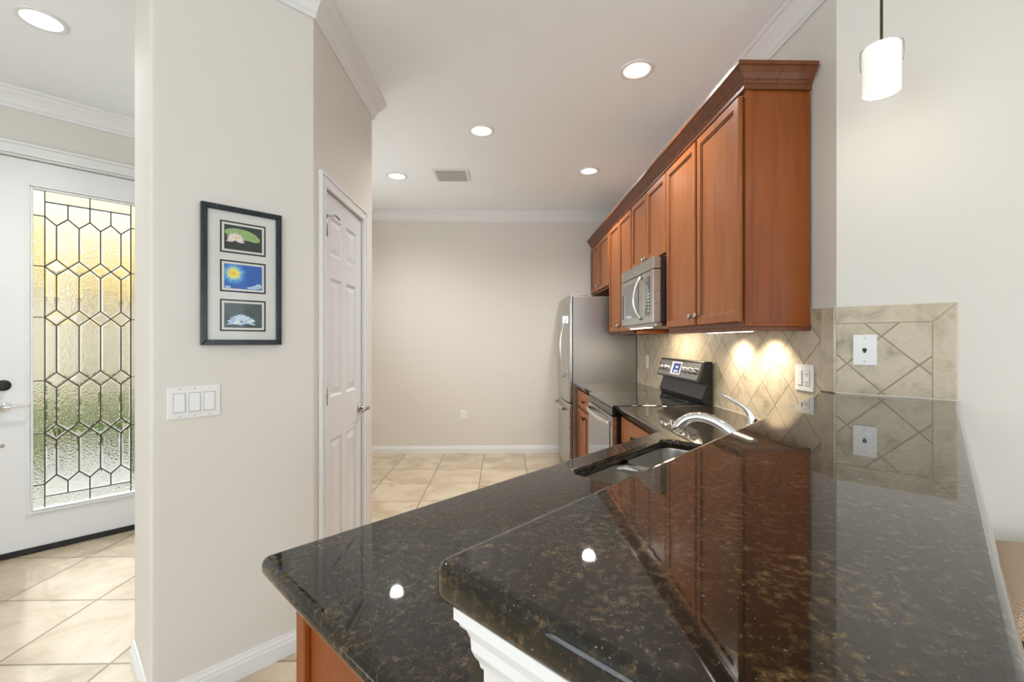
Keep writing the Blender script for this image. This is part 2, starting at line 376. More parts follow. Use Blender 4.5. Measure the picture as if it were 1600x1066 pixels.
# ------------------------------------------------------------------ pantry door
fr = frame((-.833, 0, 0), PI/2)                        # local x = world Y, local y into the wall
bm = B()
z1 = 2.10
cp = [(0, 0), (0, .016), (.012, .019), (.03, .013), (.05, .017), (.060, .012), (.060, 0)]
def casing(bm, x0, x1, ztop, w=.060, t=.018, out=-1):
    """mitred casing: x0..x1 outer, stepped section"""
    for (a, b, th) in ((0, .014, t), (.014, .046, t*.7), (.046, w, t*.9)):
        bx(bm, x0+a, x0+b, -th, 0, 0, ztop-a); bx(bm, x1-b, x1-a, -th, 0, 0, ztop-a)
        bx(bm, x0+b, x1-b, -th, 0, ztop-b, ztop-a)
casing(bm, DX0-.058, DX1+.058, 2.098)
struct('trim_5', bm, 'trim', fr, bevel=.002)
def panel_door(name, x0, x1, z0, z1, y, t, panels, mat, fr):
    bm = B()
    xs = sorted({x0, x1} | {p[0] for p in panels} | {p[1] for p in panels}); zs = sorted({z0, z1} | {p[2] for p in panels} | {p[3] for p in panels})
    for i in range(len(xs)-1):
        for j in range(len(zs)-1):
            cx, cz = (xs[i]+xs[i+1])/2, (zs[j]+zs[j+1])/2
            if any(p[0] < cx < p[1] and p[2] < cz < p[3] for p in panels): continue
            f = bm.faces.new([bm.verts.new(c) for c in ((xs[i], y, zs[j]), (xs[i+1], y, zs[j]), (xs[i+1], y, zs[j+1]), (xs[i], y, zs[j+1]))])
    for (a, b, c, d) in panels:
        rings = []
        for ins, dy in ((0, 0), (.010, .010), (.016, .010), (.045, .003)):
            rings.append([(a+ins, y+dy, c+ins), (b-ins, y+dy, c+ins), (b-ins, y+dy, d-ins), (a+ins, y+dy, d-ins)])
        vr = loft(bm, rings, caps=False); bm.faces.new(vr[-1])
    bmesh.ops.remove_doubles(bm, verts=bm.verts, dist=1e-5)
    for (p, q) in (((x0, z0), (x1, z0)), ((x1, z0), (x1, z1)), ((x1, z1), (x0, z1)), ((x0, z1), (x0, z0))):
        bm.faces.new([bm.verts.new(c) for c in ((p[0], y, p[1]), (q[0], y, q[1]), (q[0], y+t, q[1]), (p[0], y+t, p[1]))])
    bm.faces.new([bm.verts.new(c) for c in ((x0, y+t, z0), (x1, y+t, z0), (x1, y+t, z1), (x0, y+t, z1))])
    return bm
pw0, pw1, pw2, pw3 = DX0+.095, DX0+.255, DX1-.255, DX1-.095
pn = [(a, b, c, d) for (a, b) in ((pw0, pw1), (pw2, pw3)) for (c, d) in ((.20, .84), (1.05, 1.63), (1.74, 1.93))]
bm = panel_door('door', DX0+.004, DX1-.004, .012, DZ-.004, .004, .034, pn, 'door', fr)
pd = struct('door_1', bm, 'door', fr, label='white six panel pantry door with dark hinges')
for z in (1.86, 1.075):
    bm = B(); bx(bm, DX0-.012, DX0+.022, -.012, .004, z-.048, z+.048); lathe(bm, [(.007, z-.052), (.007, z+.052)], (DX0+.002, -.012, 0), n=12)
    if z > 1.5: tube(bm, [(DX0+.002, -.016, z+.045), (DX0+.02, -.05, z+.05), (DX0+.055, -.055, z+.04)], .005, 8)
    obj('hinge', bm, 'nickel', pd)
bm = B(); lathe(bm, [(.026, .004), (.026, -.004), (.018, -.010), (.010, -.012), (.010, -.050), (.010, -.055)], (DX1-.045, 0, .935), 'y', 20)
tube(bm, bez((DX1-.045, -.052, .935), (DX1-.06, -.058, .94), (DX1-.11, -.056, .94), (DX1-.145, -.05, .932)), [.010]*6+[.009, .008, .008, .007, .006], 10)
obj('door_handle', bm, 'nickel', pd)

# ------------------------------------------------------------------ entry door with leaded glass (local x = s, local y = q)
bm = B()
for (a, b, th) in ((0, .018, .024), (.018, .06, .016), (.06, .075, .021)):
    x0, x1, zt = ex0-.075, ex1+.075, 2.54
    bx(bm, x0+a, x0+b, EY-th, EY, 0, zt-a); bx(bm, x1-b, x1-a, EY-th, EY, 0, zt-a); bx(bm, x0+b, x1-b, EY-th, EY, zt-b, zt-a)
for x0, x1, z0, zz in ((ex0, ex0+.012, 0, 2.465), (ex1-.012, ex1, 0, 2.465), (ex0, ex1, 2.453, 2.465)): bx(bm, x0, x1, EY, EY+.14, z0, zz)
struct('trim_6', bm, 'trim', FR_D, bevel=.002)
dx0, dx1 = ex0+.015, ex1-.015; DF = EY+.020
gx0, gx1, gz0, gz1 = -.0537, .464, .271, 2.274
bm = B()
for x0, x1, a, b in ((dx0, gx0-.02, .035, 2.447), (gx1+.02, dx1, .035, 2.447), (gx0-.02, gx1+.02, .035, gz0-.02), (gx0-.02, gx1+.02, gz1+.02, 2.447)): bx(bm, x0, x1, DF, DF+.045, a, b)
ed = struct('door_2', bm, 'door', FR_D, label='white entry door with tall leaded glass panel')
bm = B()
for (o, t) in ((.036, .006), (.026, .014), (.012, .009)):
    i = o-.012
    for x0, x1, a, b in ((gx0-o, gx0-i, gz0-o, gz1+o), (gx1+i, gx1+o, gz0-o, gz1+o), (gx0-i, gx1+i, gz0-o, gz0-i), (gx0-i, gx1+i, gz1+i, gz1+o)): bx(bm, x0, x1, DF-t, DF+.03, a, b)
obj('glass_moulding', bm, 'door', ed, bevel=.003)
# lead pattern
ix0, ix1 = gx0+.050, gx1-.050; cw = (ix1-ix0)/4
bz0, bz1 = .339, 2.207; nodes = [2.114, 1.797, 1.474, 1.073, .739, .416]; hd = .050
U = lambda u: ix0+u*cw
segs = [((ix0, bz0), (ix1, bz0)), ((ix0, bz1), (ix1, bz1)), ((ix0, gz0), (ix0, gz1)), ((ix1, gz0), (ix1, gz1)), ((U(2), gz0), (U(2), bz0)), ((U(2), bz1), (U(2), gz1))]
cells = []                                              # (poly, kind)
for z in nodes:
    segs += [((gx0, z), (ix0, z)), ((ix1, z), (gx1, z))]
for u in (1, 2, 3): segs += [((U(u), bz1), (U(u), nodes[0]+.0)), ((U(u), nodes[-1]), (U(u), bz0))]
for r, z in enumerate(nodes):
    for j in range(4):
        l, c, rr = (U(j), z), U(j+.5), (U(j+1), z)
        if r > 0: segs += [(l, (c, z+hd)), ((c, z+hd), rr)]
        if r < len(nodes)-1: segs += [(l, (c, z-hd)), ((c, z-hd), rr)]
        if 0 < r < len(nodes)-1: cells.append(([l, (c, z-hd), rr, (c, z+hd)], 1))
    if r < len(nodes)-1:
        zb = nodes[r+1]
        for j in range(4): segs.append(((U(j+.5), z-hd), (U(j+.5), zb+hd)))
        for u in (1, 2, 3):
            cells.append(([(U(u), zb), (U(u+.5), zb+hd), (U(u+.5), z-hd), (U(u), z), (U(u-.5), z-hd), (U(u-.5), zb+hd)], 0))
        cells.append(([(U(0), zb), (U(.5), zb+hd), (U(.5), z-hd), (U(0), z)], 2)); cells.append(([(U(4), zb), (U(4), z), (U(3.5), z-hd), (U(3.5), zb+hd)], 2))
for j in range(4):
    cells.append(([(U(j), nodes[0]), (U(j+.5), nodes[0]-hd), (U(j+1), nodes[0]), (U(j+1), bz1), (U(j), bz1)], 0))
    cells.append(([(U(j), bz0), (U(j+1), bz0), (U(j+1), nodes[-1]), (U(j+.5), nodes[-1]+hd), (U(j), nodes[-1])], 2))
zz = [gz0]+nodes[::-1]+[gz1]
for a, b in zip(zz, zz[1:]):
    cells.append(([(gx0, a), (ix0, a), (ix0, b), (gx0, b)], 3)); cells.append(([(ix1, a), (gx1, a), (gx1, b), (ix1, b)], 3))
for a, b in ((gz0, bz0), (bz1, gz1)):
    for u in (0, 2): cells.append(([(U(u), a), (U(u+2), a), (U(u+2), b), (U(u), b)], 3))
bm = B(); gy = DF+.012
for poly, kind in cells:
    cx = sum(p[0] for p in poly)/len(poly); cz = sum(p[1] for p in poly)/len(poly)
    outer = [bm.verts.new((p[0], gy, p[1])) for p in poly]
    if kind == 3:
        bm.faces.new(outer).material_index = 0; continue
    ins = .012; inner = []
    n = len(poly)
    for i in range(n):
        p = Vector(poly[i]); d1 = (p-Vector(poly[i-1])).normalized(); d2 = (Vector(poly[(i+1) % n])-p).normalized()
        n1 = Vector((-d1.y, d1.x)); n2 = Vector((-d2.y, d2.x))
        if n1.dot(Vector((cx, cz))-p) < 0: n1 = -n1
        if n2.dot(Vector((cx, cz))-p) < 0: n2 = -n2
        m = (n1+n2).normalized(); inner.append(p+m*ins/max(.4, m.dot(n1)))
    iv = [bm.verts.new((p.x, gy-.004, p.y)) for p in inner]
    for i in range(n):
        bm.faces.new((outer[i], outer[(i+1) % n], iv[(i+1) % n], iv[i])).material_index = 1
    bm.faces.new(iv).material_index = 1 if kind == 1 else 0
obj('leaded_glass', bm, ['glass_tex', 'glass_clear'], ed)
bm = B()
for (a, b) in segs:
    a, b = Vector(a), Vector(b); d = (b-a).normalized(); p = Vector((-d.y, d.x))*.0027
    loft(bm, [[(a.x-p.x, gy-.006, a.y-p.y), (a.x+p.x, gy-.006, a.y+p.y), (a.x+p.x, gy+.004, a.y+p.y), (a.x-p.x, gy+.004, a.y-p.y)],
              [(b.x-p.x, gy-.006, b.y-p.y), (b.x+p.x, gy-.006, b.y+p.y), (b.x+p.x, gy+.004, b.y+p.y), (b.x-p.x, gy+.004, b.y-p.y)]])
obj('lead_came', bm, 'came', ed)
hx = dx0+.070
bm = B(); lathe(bm, [(.033, DF), (.033, DF-.006), (.024, DF-.012), (.020, DF-.013)], (hx, 0, 1.055), 'y', 24); bx(bm, hx-.006, hx+.006, DF-.035, DF-.012, 1.035, 1.075)
obj('deadbolt', bm, 'dark', ed)
bm = B(); lathe(bm, [(.033, DF), (.033, DF-.006), (.024, DF-.012), (.011, DF-.014), (.011, DF-.05), (.011, DF-.055)], (hx, 0, .925), 'y', 24)
tube(bm, bez((hx, DF-.05, .925), (hx+.03, DF-.055, .93), (hx+.07, DF-.055, .925), (hx+.11, DF-.05, .927)), [.009]*5+[.008, .007, .006, .005, .005, .005], 10)
obj('door_handle', bm, 'chrome', ed)
bm = B(); lathe(bm, [(.011, DF), (.011, DF-.005), (.006, DF-.009)], (hx-.005, 0, .69), 'y', 16); obj('screw_cap', bm, 'nickel', ed)
boxobj('door_sweep', (dx0, dx1, DF-.010, DF+.045, .004, .037), 'rubber', ed)
bm = B(); bx(bm, ex0+.012, ex1-.012, EY+.07, EY+.2, 0, .012); struct('trim_7', bm, 'dark', FR_D)

# ------------------------------------------------------------------ porch outside the entry door
bm = B(); bx(bm, -7, 7, EY+.15, 16, -.12, -.02); struct('porch_ground', bm, 'concrete', FR_D)
bm = B(); bx(bm, -3.0, 1.35, EY+.15, EY+.85, 2.75, 2.9); struct('porch_ceiling', bm, 'stucco_y', FR_D)
bm = B(); bx(bm, -3.4, 5.0, 7.6, 7.8, -.1, 1.95); bx(bm, -3.4, 5.0, 7.55, 7.8, 1.95, 3.6); 
pw = struct('porch_wall', bm, 'stucco', FR_D)
bm = B(); bx(bm, -3.3, 4.9, 7.48, 7.56, 1.95, 2.6); t_ = obj('warm_light_band', bm, 'stucco_y', pw, None)  # yellow band painting the warm light on the upper wall
for i, (x, y, w_) in enumerate(((.15, 6.5, .35), (1.05, 6.4, .30))):
    bm = B(); bx(bm, x-.14, x+.14, y+.5, y+.78, -.02, 2.6); bx(bm, x-.17, x+.17, y+.47, y+.81, -.02, .1)
    tag(obj('porch_column', bm, 'stucco', None, FR_D, .01), ['beige square porch column at left behind the leaded glass', 'beige square porch column at right behind the leaded glass'][i], 'column')
def shrub(x, y, h, r, seed, mat, label):
    rnd = random.Random(seed); p = FR_D @ Vector((x, y, 0))
    t = thing('shrub', label, 'plant', frame((p.x, p.y, -.02)))
    bm = B()
    for k in range(7):
        a = rnd.uniform(0, 2*PI); q = (math.cos(a)*r*.5, math.sin(a)*r*.5, h*rnd.uniform(.6, .9)); tube(bm, [(0, 0, 0), (q[0]*.4, q[1]*.4, h*.4), q], [.012, .008, .004], 6)
    obj('stems', bm, 'stem', t)
    bm = B()
    for k in range(620):
        while True:
            d = Vector((rnd.uniform(-1, 1), rnd.uniform(-1, 1), rnd.uniform(-1, 1)))
            if .3 < d.length < 1: break
        c = Vector((d.x*r, d.y*r, h*.56+d.z*h*.42)); a = Vector((rnd.uniform(-1, 1), rnd.uniform(-1, 1), rnd.uniform(-.3, 1))).normalized(); b = a.cross(Vector((rnd.random(), rnd.random(), rnd.random()))).normalized()
        L = rnd.uniform(.03, .055); w = L*.33
        v = [bm.verts.new(c+q) for q in (a*-L, b*w+a.cross(b)*w*.3, a*L, -b*w)]
        f = bm.faces.new(v); f.material_index = 1 if rnd.random() < .06 else 0
    obj('foliage', bm, [mat, 'leafr'], t)
shrub(-.35, 5.75, .95, .36, 1, 'leaf', 'leafy green shrub left of the porch behind the leaded door glass')
shrub(.62, 6.0, .90, .40, 2, 'leaf', 'leafy green shrub right behind the leaded door glass')
shrub(.12, 6.6, .80, .30, 3, 'leaf2', 'yellow green shrub in the middle behind the leaded door glass')

# ------------------------------------------------------------------ picture frame and switches on the pantry wall
PY = 1.994
px0, px1, pz0, pz1 = .397, .677, 1.307, 1.841
fr = FR_D @ Matrix.Translation((px0, PY, pz0))
t = thing('picture_frame', 'black framed picture with three stacked flower and sun prints on the angled wall', 'picture', fr)
w_, h_ = px1-px0, pz1-pz0; bw = .0205
bm = B()
for poly in ([(0, 0), (bw, bw), (bw, h_-bw), (0, h_)], [(w_, 0), (w_, h_), (w_-bw, h_-bw), (w_-bw, bw)], [(0, h_), (bw, h_-bw), (w_-bw, h_-bw), (w_, h_)], [(0, 0), (w_, 0), (w_-bw, bw), (bw, bw)]):
    loft(bm, [[(x, -.024, z) for x, z in poly], [(x, -.001, z) for x, z in poly]])
obj('frame', bm, 'frame', t, bevel=.002)
boxobj('mat_board', (bw, w_-bw, -.012, -.002, bw, h_-bw), 'mat', t)
ox0, ox1 = .062, .222
def flat(bm, pts, y, mi=0):
    f = bm.faces.new([bm.verts.new((x, y, z)) for x, z in pts]); f.material_index = mi
def rect(x0, x1, z0, z1): return [(x0, z0), (x1, z0), (x1, z1), (x0, z1)]
def ellipse(cx, cz, rx, rz, rot=0, n=24): 
    return [(cx+rx*math.cos(a)*math.cos(rot)-rz*math.sin(a)*math.sin(rot), cz+rx*math.cos(a)*math.sin(rot)+rz*math.sin(a)*math.cos(rot)) for a in [2*PI*k/n for k in range(n)]]
def petal(cx, cz, ang, L, w): 
    c, s = math.cos(ang), math.sin(ang); P = [(0, 0), (.35, -.5), (.7, -.42), (1, 0), (.7, .42), (.35, .5)]
    return [(cx+a*L*c-b*w*s, cz+a*L*s+b*w*c) for a, b in P]
M['pond'] = plain('print_dark_pond', (.012, .016, .014), .4, noise=.6, nscale=60)
M['pad'] = plain('print_green_pad', (.30, .44, .16), .4, noise=.2, nscale=60); M['petal'] = plain('print_pink_petal', (.80, .62, .60), .4); M['petal2'] = plain('print_white_petal', (.86, .84, .78), .4); M['pistil'] = plain('print_yellow', (.85, .60, .12), .4)
def sunmat():
    m, nt, b = newmat('print_sun_rays')
    tc = N(nt, 'ShaderNodeTexCoord'); mp = N(nt, 'ShaderNodeMapping'); mp.inputs['Location'].default_value = (-.108, 0, -.278)
    nt.links.new(tc.outputs['Object'], mp.inputs[0]); sp = N(nt, 'ShaderNodeSeparateXYZ'); nt.links.new(mp.outputs[0], sp.inputs[0])
    ln = N(nt, 'ShaderNodeVectorMath', operation='LENGTH'); cb = N(nt, 'ShaderNodeCombineXYZ'); nt.links.new(sp.outputs[0], cb.inputs[0]); nt.links.new(sp.outputs[2], cb.inputs[2]); nt.links.new(cb.outputs[0], ln.inputs[0])
    at = N(nt, 'ShaderNodeMath', operation='ARCTAN2'); nt.links.new(sp.outputs[2], at.inputs[0]); nt.links.new(sp.outputs[0], at.inputs[1])
    nz = N(nt, 'ShaderNodeTexNoise', noise_dimensions='1D'); nz.inputs['Scale'].default_value = 5; nz.inputs['Detail'].default_value = 4; nt.links.new(at.outputs[0], nz.inputs['W'])
    dv = N(nt, 'ShaderNodeMath', operation='MULTIPLY_ADD'); nt.links.new(nz.outputs['Fac'], dv.inputs[0]); dv.inputs[1].default_value = -.034; nt.links.new(ln.outputs['Value'], dv.inputs[2])
    r = ramp(nt, [(.0, (.9, .42, .02)), (.15, (.95, .75, .04)), (.32, (.75, .80, .25)), (.50, (.10, .40, .72)), (.8, (.01, .14, .50)), (1, (.008, .10, .42))])
    mr = N(nt, 'ShaderNodeMapRange'); nt.links.new(dv.outputs[0], mr.inputs['Value']); mr.inputs['From Min'].default_value = -.015; mr.inputs['From Max'].default_value = .034
    nt.links.new(mr.outputs[0], r.inputs[0]); nt.links.new(r.outputs[0], b.inputs['Base Color']); b.inputs['Roughness'].default_value = .4
    return m
M['sunprint'] = sunmat(); M['cloud'] = plain('print_cloud', (.45, .62, .85), .4, noise=.3, nscale=80)
M['mist'] = plain('print_grey_water', (.05, .075, .07), .4, noise=.7, nscale=45); M['blue_petal'] = plain('print_blue_petal', (.42, .58, .74), .4, noise=.3, nscale=90); M['blue_lt'] = plain('print_pale_petal', (.75, .84, .90), .4)
for i, (f0, f1) in enumerate(((.104, .334), (.387, .616), (.669, .90))):
    a, b = h_*(1-f1), h_*(1-f0); bm = B()
    y = -.0125
    flat(bm, rect(ox0, ox1, a, b), y, 0); flat(bm, rect(ox0+.006, ox1-.006, a+.006, b-.006), y-.0004, 1)
    X0, X1, Z0, Z1 = ox0+.014, ox1-.014, a+.014, b-.014; flat(bm, rect(X0, X1, Z0, Z1), y-.0008, 2)
    if i == 0:
        flat(bm, ellipse(.135, Z0+.062, .058, .021, -.10), y-.0010, 3); flat(bm, ellipse(.175, Z0+.052, .026, .014, -.2), y-.0011, 3)
        for k in range(13): flat(bm, petal(.114, Z0+.036, PI*(-.04+k*.090), .034-.004*(k % 2), .010), y-.0012-.0001*k, 4+(k % 2))
        for k in range(7): flat(bm, petal(.114, Z0+.036, PI*(.12+k*.126), .022, .008), y-.0026-.0001*k, 5-(k % 2))
        flat(bm, ellipse(.114, Z0+.046, .006, .004), y-.0036, 6)
        ms = ['mat_black', 'mat', 'pond', 'pad', 'petal', 'petal2', 'pistil']
    elif i == 1:
        for (cx, cz, rx, rz) in ((.195, Z0+.014, .012, .010), (.182, Z0+.009, .014, .007), (.165, Z0+.006, .012, .004), (.088, Z0+.005, .010, .004)): flat(bm, ellipse(cx, cz, rx, rz), y-.0010-cx*.001, 3)
        ms = ['mat_black', 'mat', 'sunprint', 'cloud']
    else:
        for k in range(15): flat(bm, petal(.135, Z0+.028, PI*(-.10+k*.0857), (.055, .050, .044, .034, .028, .026, .026, .026, .026, .028, .030, .034, .044, .050, .055)[k], .011), y-.0010-.0001*k, 3+(k % 2))
        for cx, cz, m3 in ((.10, .026, 3), (.118, .019, 4), (.15, .021, 3), (.168, .026, 4), (.134, .016, 3)): flat(bm, ellipse(cx, Z0+cz, .013, .006, .3), y-.0026-cx*.001, m3)
        ms = ['mat_black', 'mat', 'mist', 'blue_petal', 'blue_lt']
    o = obj('flower_print' if i != 1 else 'sun_print', bm, ms, t)
    o['label'] = ['print of a white water lily on a green pad', 'print of a yellow sun in a blue sky', 'print of pale blue lily petals'][i]
M['picglass'] = glass('picture_glazing', False, (1, 1, 1), 1.45, .22)
boxobj('glazing', (bw-.003, w_-bw+.003, -.0195, -.0185, bw-.003, h_-bw+.003), 'picglass', t)

def plate(name, label, cat, fr, w, h, inner):
    t = thing(name, label, cat, fr)
    boxobj('cover_plate', (-w/2, w/2, -.006, 0, -h/2, h/2), 'plate', t, .002)
    inner(t); return t
def screws(t, pts):
    for x, z in pts:
        bm = B(); lathe(bm, [(.003, -.005), (.003, -.0068), (.002, -.0072)], (x, 0, z), 'y', 10)
        obj('screw', bm, 'screwm', t)
def rockers(t):
    for k in (-1, 0, 1):
        x = k*.046
        bm = B(); bx(bm, x-.0185, x+.0185, -.0065, -.004, -.0355, .0355); g = obj('rocker_frame', bm, 'plate_gap', t)
        bm = B(); loft(bm, [[(x-.0165, -.006, -.033), (x+.0165, -.006, -.033), (x+.0165, -.006, .033), (x-.0165, -.006, .033)], [(x-.0155, -.011, -.032), (x+.0155, -.011, -.032), (x+.0155, -.008, .032), (x-.0155, -.008, .032)]])
        obj('rocker_switch', bm, 'plate', t)
    screws(t, [(k*.046, s*.05) for k in (-1, 0, 1) for s in (-1, 1)])
plate('light_switch', 'white triple rocker light switch below the picture', 'light switch', FR_D @ Matrix.Translation((.381, PY, 1.098)), .163, .116, rockers)
def duplex(t):
    for z in (-.020, .020):
        bm = B(); lathe(bm, [(.0165, -.005), (.0165, -.008), (.015, -.009)], (0, 0, z), 'y', 20); obj('socket', bm, 'plate', t)
        bm = B(); bx(bm, -.008, -.0055, -.0095, -.0085, z-.001, z+.008); bx(bm, .0055, .008, -.0095, -.0085, z-.001, z+.008); bx(bm, -.002, .002, -.0095, -.0085, z-.010, z-.006)
        obj('slot', bm, 'dark', t)
    screws(t, [(0, 0)])
plate('wall_outlet', 'white duplex outlet low on the far kitchen wall', 'outlet', frame((-.462, 5.31, .455)), .075, .118, duplex)
plate('wall_outlet', 'small white outlet on the backsplash between refrigerator and range', 'outlet', FR_W(4.11, 1.135) @ Matrix.Translation((0, -.010, 0)), .072, .118, duplex)
def jack(t):
    bm = B(); lathe(bm, [(.008, -.005), (.008, -.0068)], (0, 0, 0), 'y', 6); bx(bm, -.004, .004, -.0068, -.006, -.011, -.006); obj('jack', bm, 'dark', t)
    screws(t, [(0, .045), (0, -.045)])
plate('phone_jack', 'white phone jack plate on the tiled wall above the bar', 'wall plate', FR_45 @ Matrix.Translation((.091, -.010, 1.288)), .073, .118, jack)
def gfci(t):
    bm = B(); bx(bm, -.040, -.008, -.0072, -.005, -.034, .034); bx(bm, .008, .040, -.0072, -.005, -.034, .034); obj('rocker_frame', bm, 'plate_gap', t)
    boxobj('rocker_switch', (-.038, -.010, -.010, -.007, -.032, .032), 'plate', t, .001); boxobj('socket', (.010, .038, -.009, -.007, -.032, .032), 'plate', t, .001)
    for z in (-.018, .018):
        bm = B(); bx(bm, .016, .018, -.0098, -.009, z-.004, z+.004); bx(bm, .028, .030, -.0098, -.009, z-.004, z+.004); bx(bm, .021, .025, -.0098, -.009, z-.010, z-.007)
        obj('slot', bm, 'dark', t)
plate('switch_outlet', 'white combined switch and outlet plate on the backsplash beside the bar corner', 'outlet', FR_W(1.952, 1.160) @ Matrix.Translation((0, -.010, 0)), .118, .116, gfci)

# ------------------------------------------------------------------ backsplash
def border(bm, x0, x1, z0, z1, y0=-.013, y1=0):
    c = .004
    loft(bm, [[(x0, y1, z0), (x1, y1, z0), (x1, y1, z1), (x0, y1, z1)], [(x0, y0+c, z0), (x1, y0+c, z0), (x1, y0+c, z1), (x0, y0+c, z1)], [(x0+c, y0, z0+c), (x1-c, y0, z0+c), (x1-c, y0, z1-c), (x0+c, y0, z1-c)]])
t = thing('tile_backsplash', 'short travertine diamond tile backsplash with border behind the bar top', 'backsplash', FR_45)
boxobj('tile_field', (.001, .345, -.010, 0, 1.113, 1.456), 'splash', t)
bm = B(); c = .004
def mitre(bm, poly): 
    cx = sum(p[0] for p in poly)/4; cz = sum(p[1] for p in poly)/4
    ins = [(x+(.004 if x < cx else -.004), z+(.004 if z < cz else -.004)) for x, z in poly]
    loft(bm, [[(x, 0, z) for x, z in poly], [(x, -.010, z) for x, z in poly], [(x, -.0135, z) for x, z in ins]])
mitre(bm, [(-.004, 1.390), (.2795, 1.390), (.3455, 1.4575), (-.004, 1.4575)]); obj('border_tile', bm, 'stone', t)
bm = B(); mitre(bm, [(.2805, 1.113), (.3465, 1.113), (.3465, 1.4565), (.2805, 1.389)]); obj('border_tile', bm, 'stone', t)
t = thing('tile_backsplash', 'long travertine diamond tile backsplash under the wall cabinets', 'backsplash', FR_W(4.435))
boxobj('tile_field', (0, 4.435-1.852, -.010, 0, .914, 1.46), 'splash_w', t)
bm = B(); border(bm, 4.435-1.851, 4.435-1.772, 1.113, 1.459); obj('border_tile', bm, 'stone', t)
# white caulk along the bar top
bm = B(); loft(bm, [[(0.0, -.010, 1.1125), (.346, -.010, 1.1125), (.346, -.010, 1.118), (0, -.010, 1.118)], [(0.0, -.016, 1.1125), (.346, -.016, 1.1125), (.346, -.015, 1.116), (0, -.015, 1.116)]])
tag(obj('caulk_line', bm, 'caulk', None, FR_45), 'pale caulk bead where the raised bar meets the tile', 'caulk')
bm = B(); bx(bm, 0, .95, -.014, -.0102, .9145, .919)
tag(obj('caulk_line', bm, 'caulk', None, FR_W(2.80)), 'pale caulk bead where the lower counter meets the backsplash', 'caulk')

# ------------------------------------------------------------------ counters
def slab(name, outer, hole, z0, z1, bev_test, label, cat, rad=.017):
    bm = B()
    def loop(pts):
        vs = [bm.verts.new((x, y, z1)) for x, y in pts]; return vs, [bm.edges.new((vs[i], vs[(i+1) % len(vs)])) for i in range(len(vs))]
    vo, eo = loop(outer); eds = list(eo)
    if hole: vh, eh = loop(hole); eds += eh; bmesh.ops.triangle_fill(bm, use_beauty=True, edges=eds)
    else: bm.faces.new(vo)
    r = bmesh.ops.extrude_face_region(bm, geom=list(bm.faces)[:])
    vs = [g for g in r['geom'] if isinstance(g, bmesh.types.BMVert)]
    bmesh.ops.translate(bm, verts=vs, vec=(0, 0, z0-z1))
    bmesh.ops.recalc_face_normals(bm, faces=bm.faces)
    sel = []
    for e in bm.edges:
        a, b = e.verts
        if abs(a.co.z-b.co.z) < 1e-6 and len(e.link_faces) == 2 and abs(e.link_faces[0].normal.dot(e.link_faces[1].normal)) < .3:
            if bev_test((a.co+b.co)/2): sel.append(e)
    bmesh.ops.bevel(bm, geom=sel, offset=rad, segments=5, profile=.5, affect='EDGES')
    for f in bm.faces: f.smooth = abs(f.normal.z) < .98
    o = obj(name, bm, 'granite'); tag(o, label, cat); return o
BT = 1.112
bar = [sq(.256, -.042), sq(2.2065-.011, -.042), (W-.0137, 1.778-.002), (W-.0137, 1.843), sq(.256, .354)]
bar = rounded(bar, .020, 5, skip=(1, 2, 3))
def btest(p):
    s = (p.x+p.y)/R2; q = (p.y-p.x)/R2
    return s < .30 or q < -.03 or (q > .345 and p.x < W-.03)
slab('bar_countertop', bar, None, BT-.040, BT, btest, 'raised polished brown granite bar top meeting the tiled wall', 'countertop', .013)
CT = .914
ctr = [sq(.279, .933), (.708, 2.028), (.708, 2.797), (W-.0105, 2.797), (W-.0105, 1.862), sq(.279, .359)]
ctr = rounded(ctr, .022, 5, skip=(1, 2, 3, 4, 5))
S0, S1, Q0, Q1 = 1.12, 1.80, .45, .842
hole = [sq(*p) for p in rounded([(S0, Q0), (S1, Q0), (S1, Q1), (S0, Q1)], .055, 6)]
def ctest(p):
    s = (p.x+p.y)/R2; q = (p.y-p.x)/R2
    return s < .31 or (q > .925 and p.y < 2.05) or (abs(p.x-.708) < .004)
slab('kitchen_countertop', ctr, hole, CT-.036, CT, ctest, 'lower L-shaped dark granite countertop holding the sink', 'countertop', .014)
bm_ = [( .708, 3.565), (.708, 4.422), (W-.0105, 4.422), (W-.0105, 3.565)]
slab('kitchen_countertop', bm_, None, CT-.036, CT, lambda p: abs(p.x-.708) < .004, 'short dark granite countertop between range and refrigerator', 'countertop', .014)

# raised bar wall: knee wall, granite riser, moulding
bm = B(); prism(bm, [sq(.303, .205), sq(2.196, .205), sq(2.196, .306), (W-.001-.01, 1.79), (1.285, 1.7515), sq(.303, .330)], 0, BT-.0405)
kw = struct('wall_peninsula', bm, 'paint_white')
bm = B(); prism(bm, [sq(.305, .3305), (1.2845, 1.752), (W-.015, 1.797), (W-.015, 1.842), sq(.305, .352)], CT+.0005, BT-.0405)
tag(obj('granite_riser', bm, 'granite'), 'narrow dark granite riser between lower counter and raised bar', 'riser')
mp_ = [(0, BT-.115), (.004, BT-.115), (.006, BT-.108), (.012, BT-.100), (.016, BT-.092), (.017, BT-.080), (.022, BT-.070), (.030, BT-.062), (.033, BT-.055), (.038, BT-.052), (.038, BT-.0408), (0, BT-.0408)]
bm = B(); sweep(bm, [sq(.3025, .330), sq(.3025, .2045), sq(2.19, .2045)], mp_, 1)
struct('trim_8', bm, 'trim')

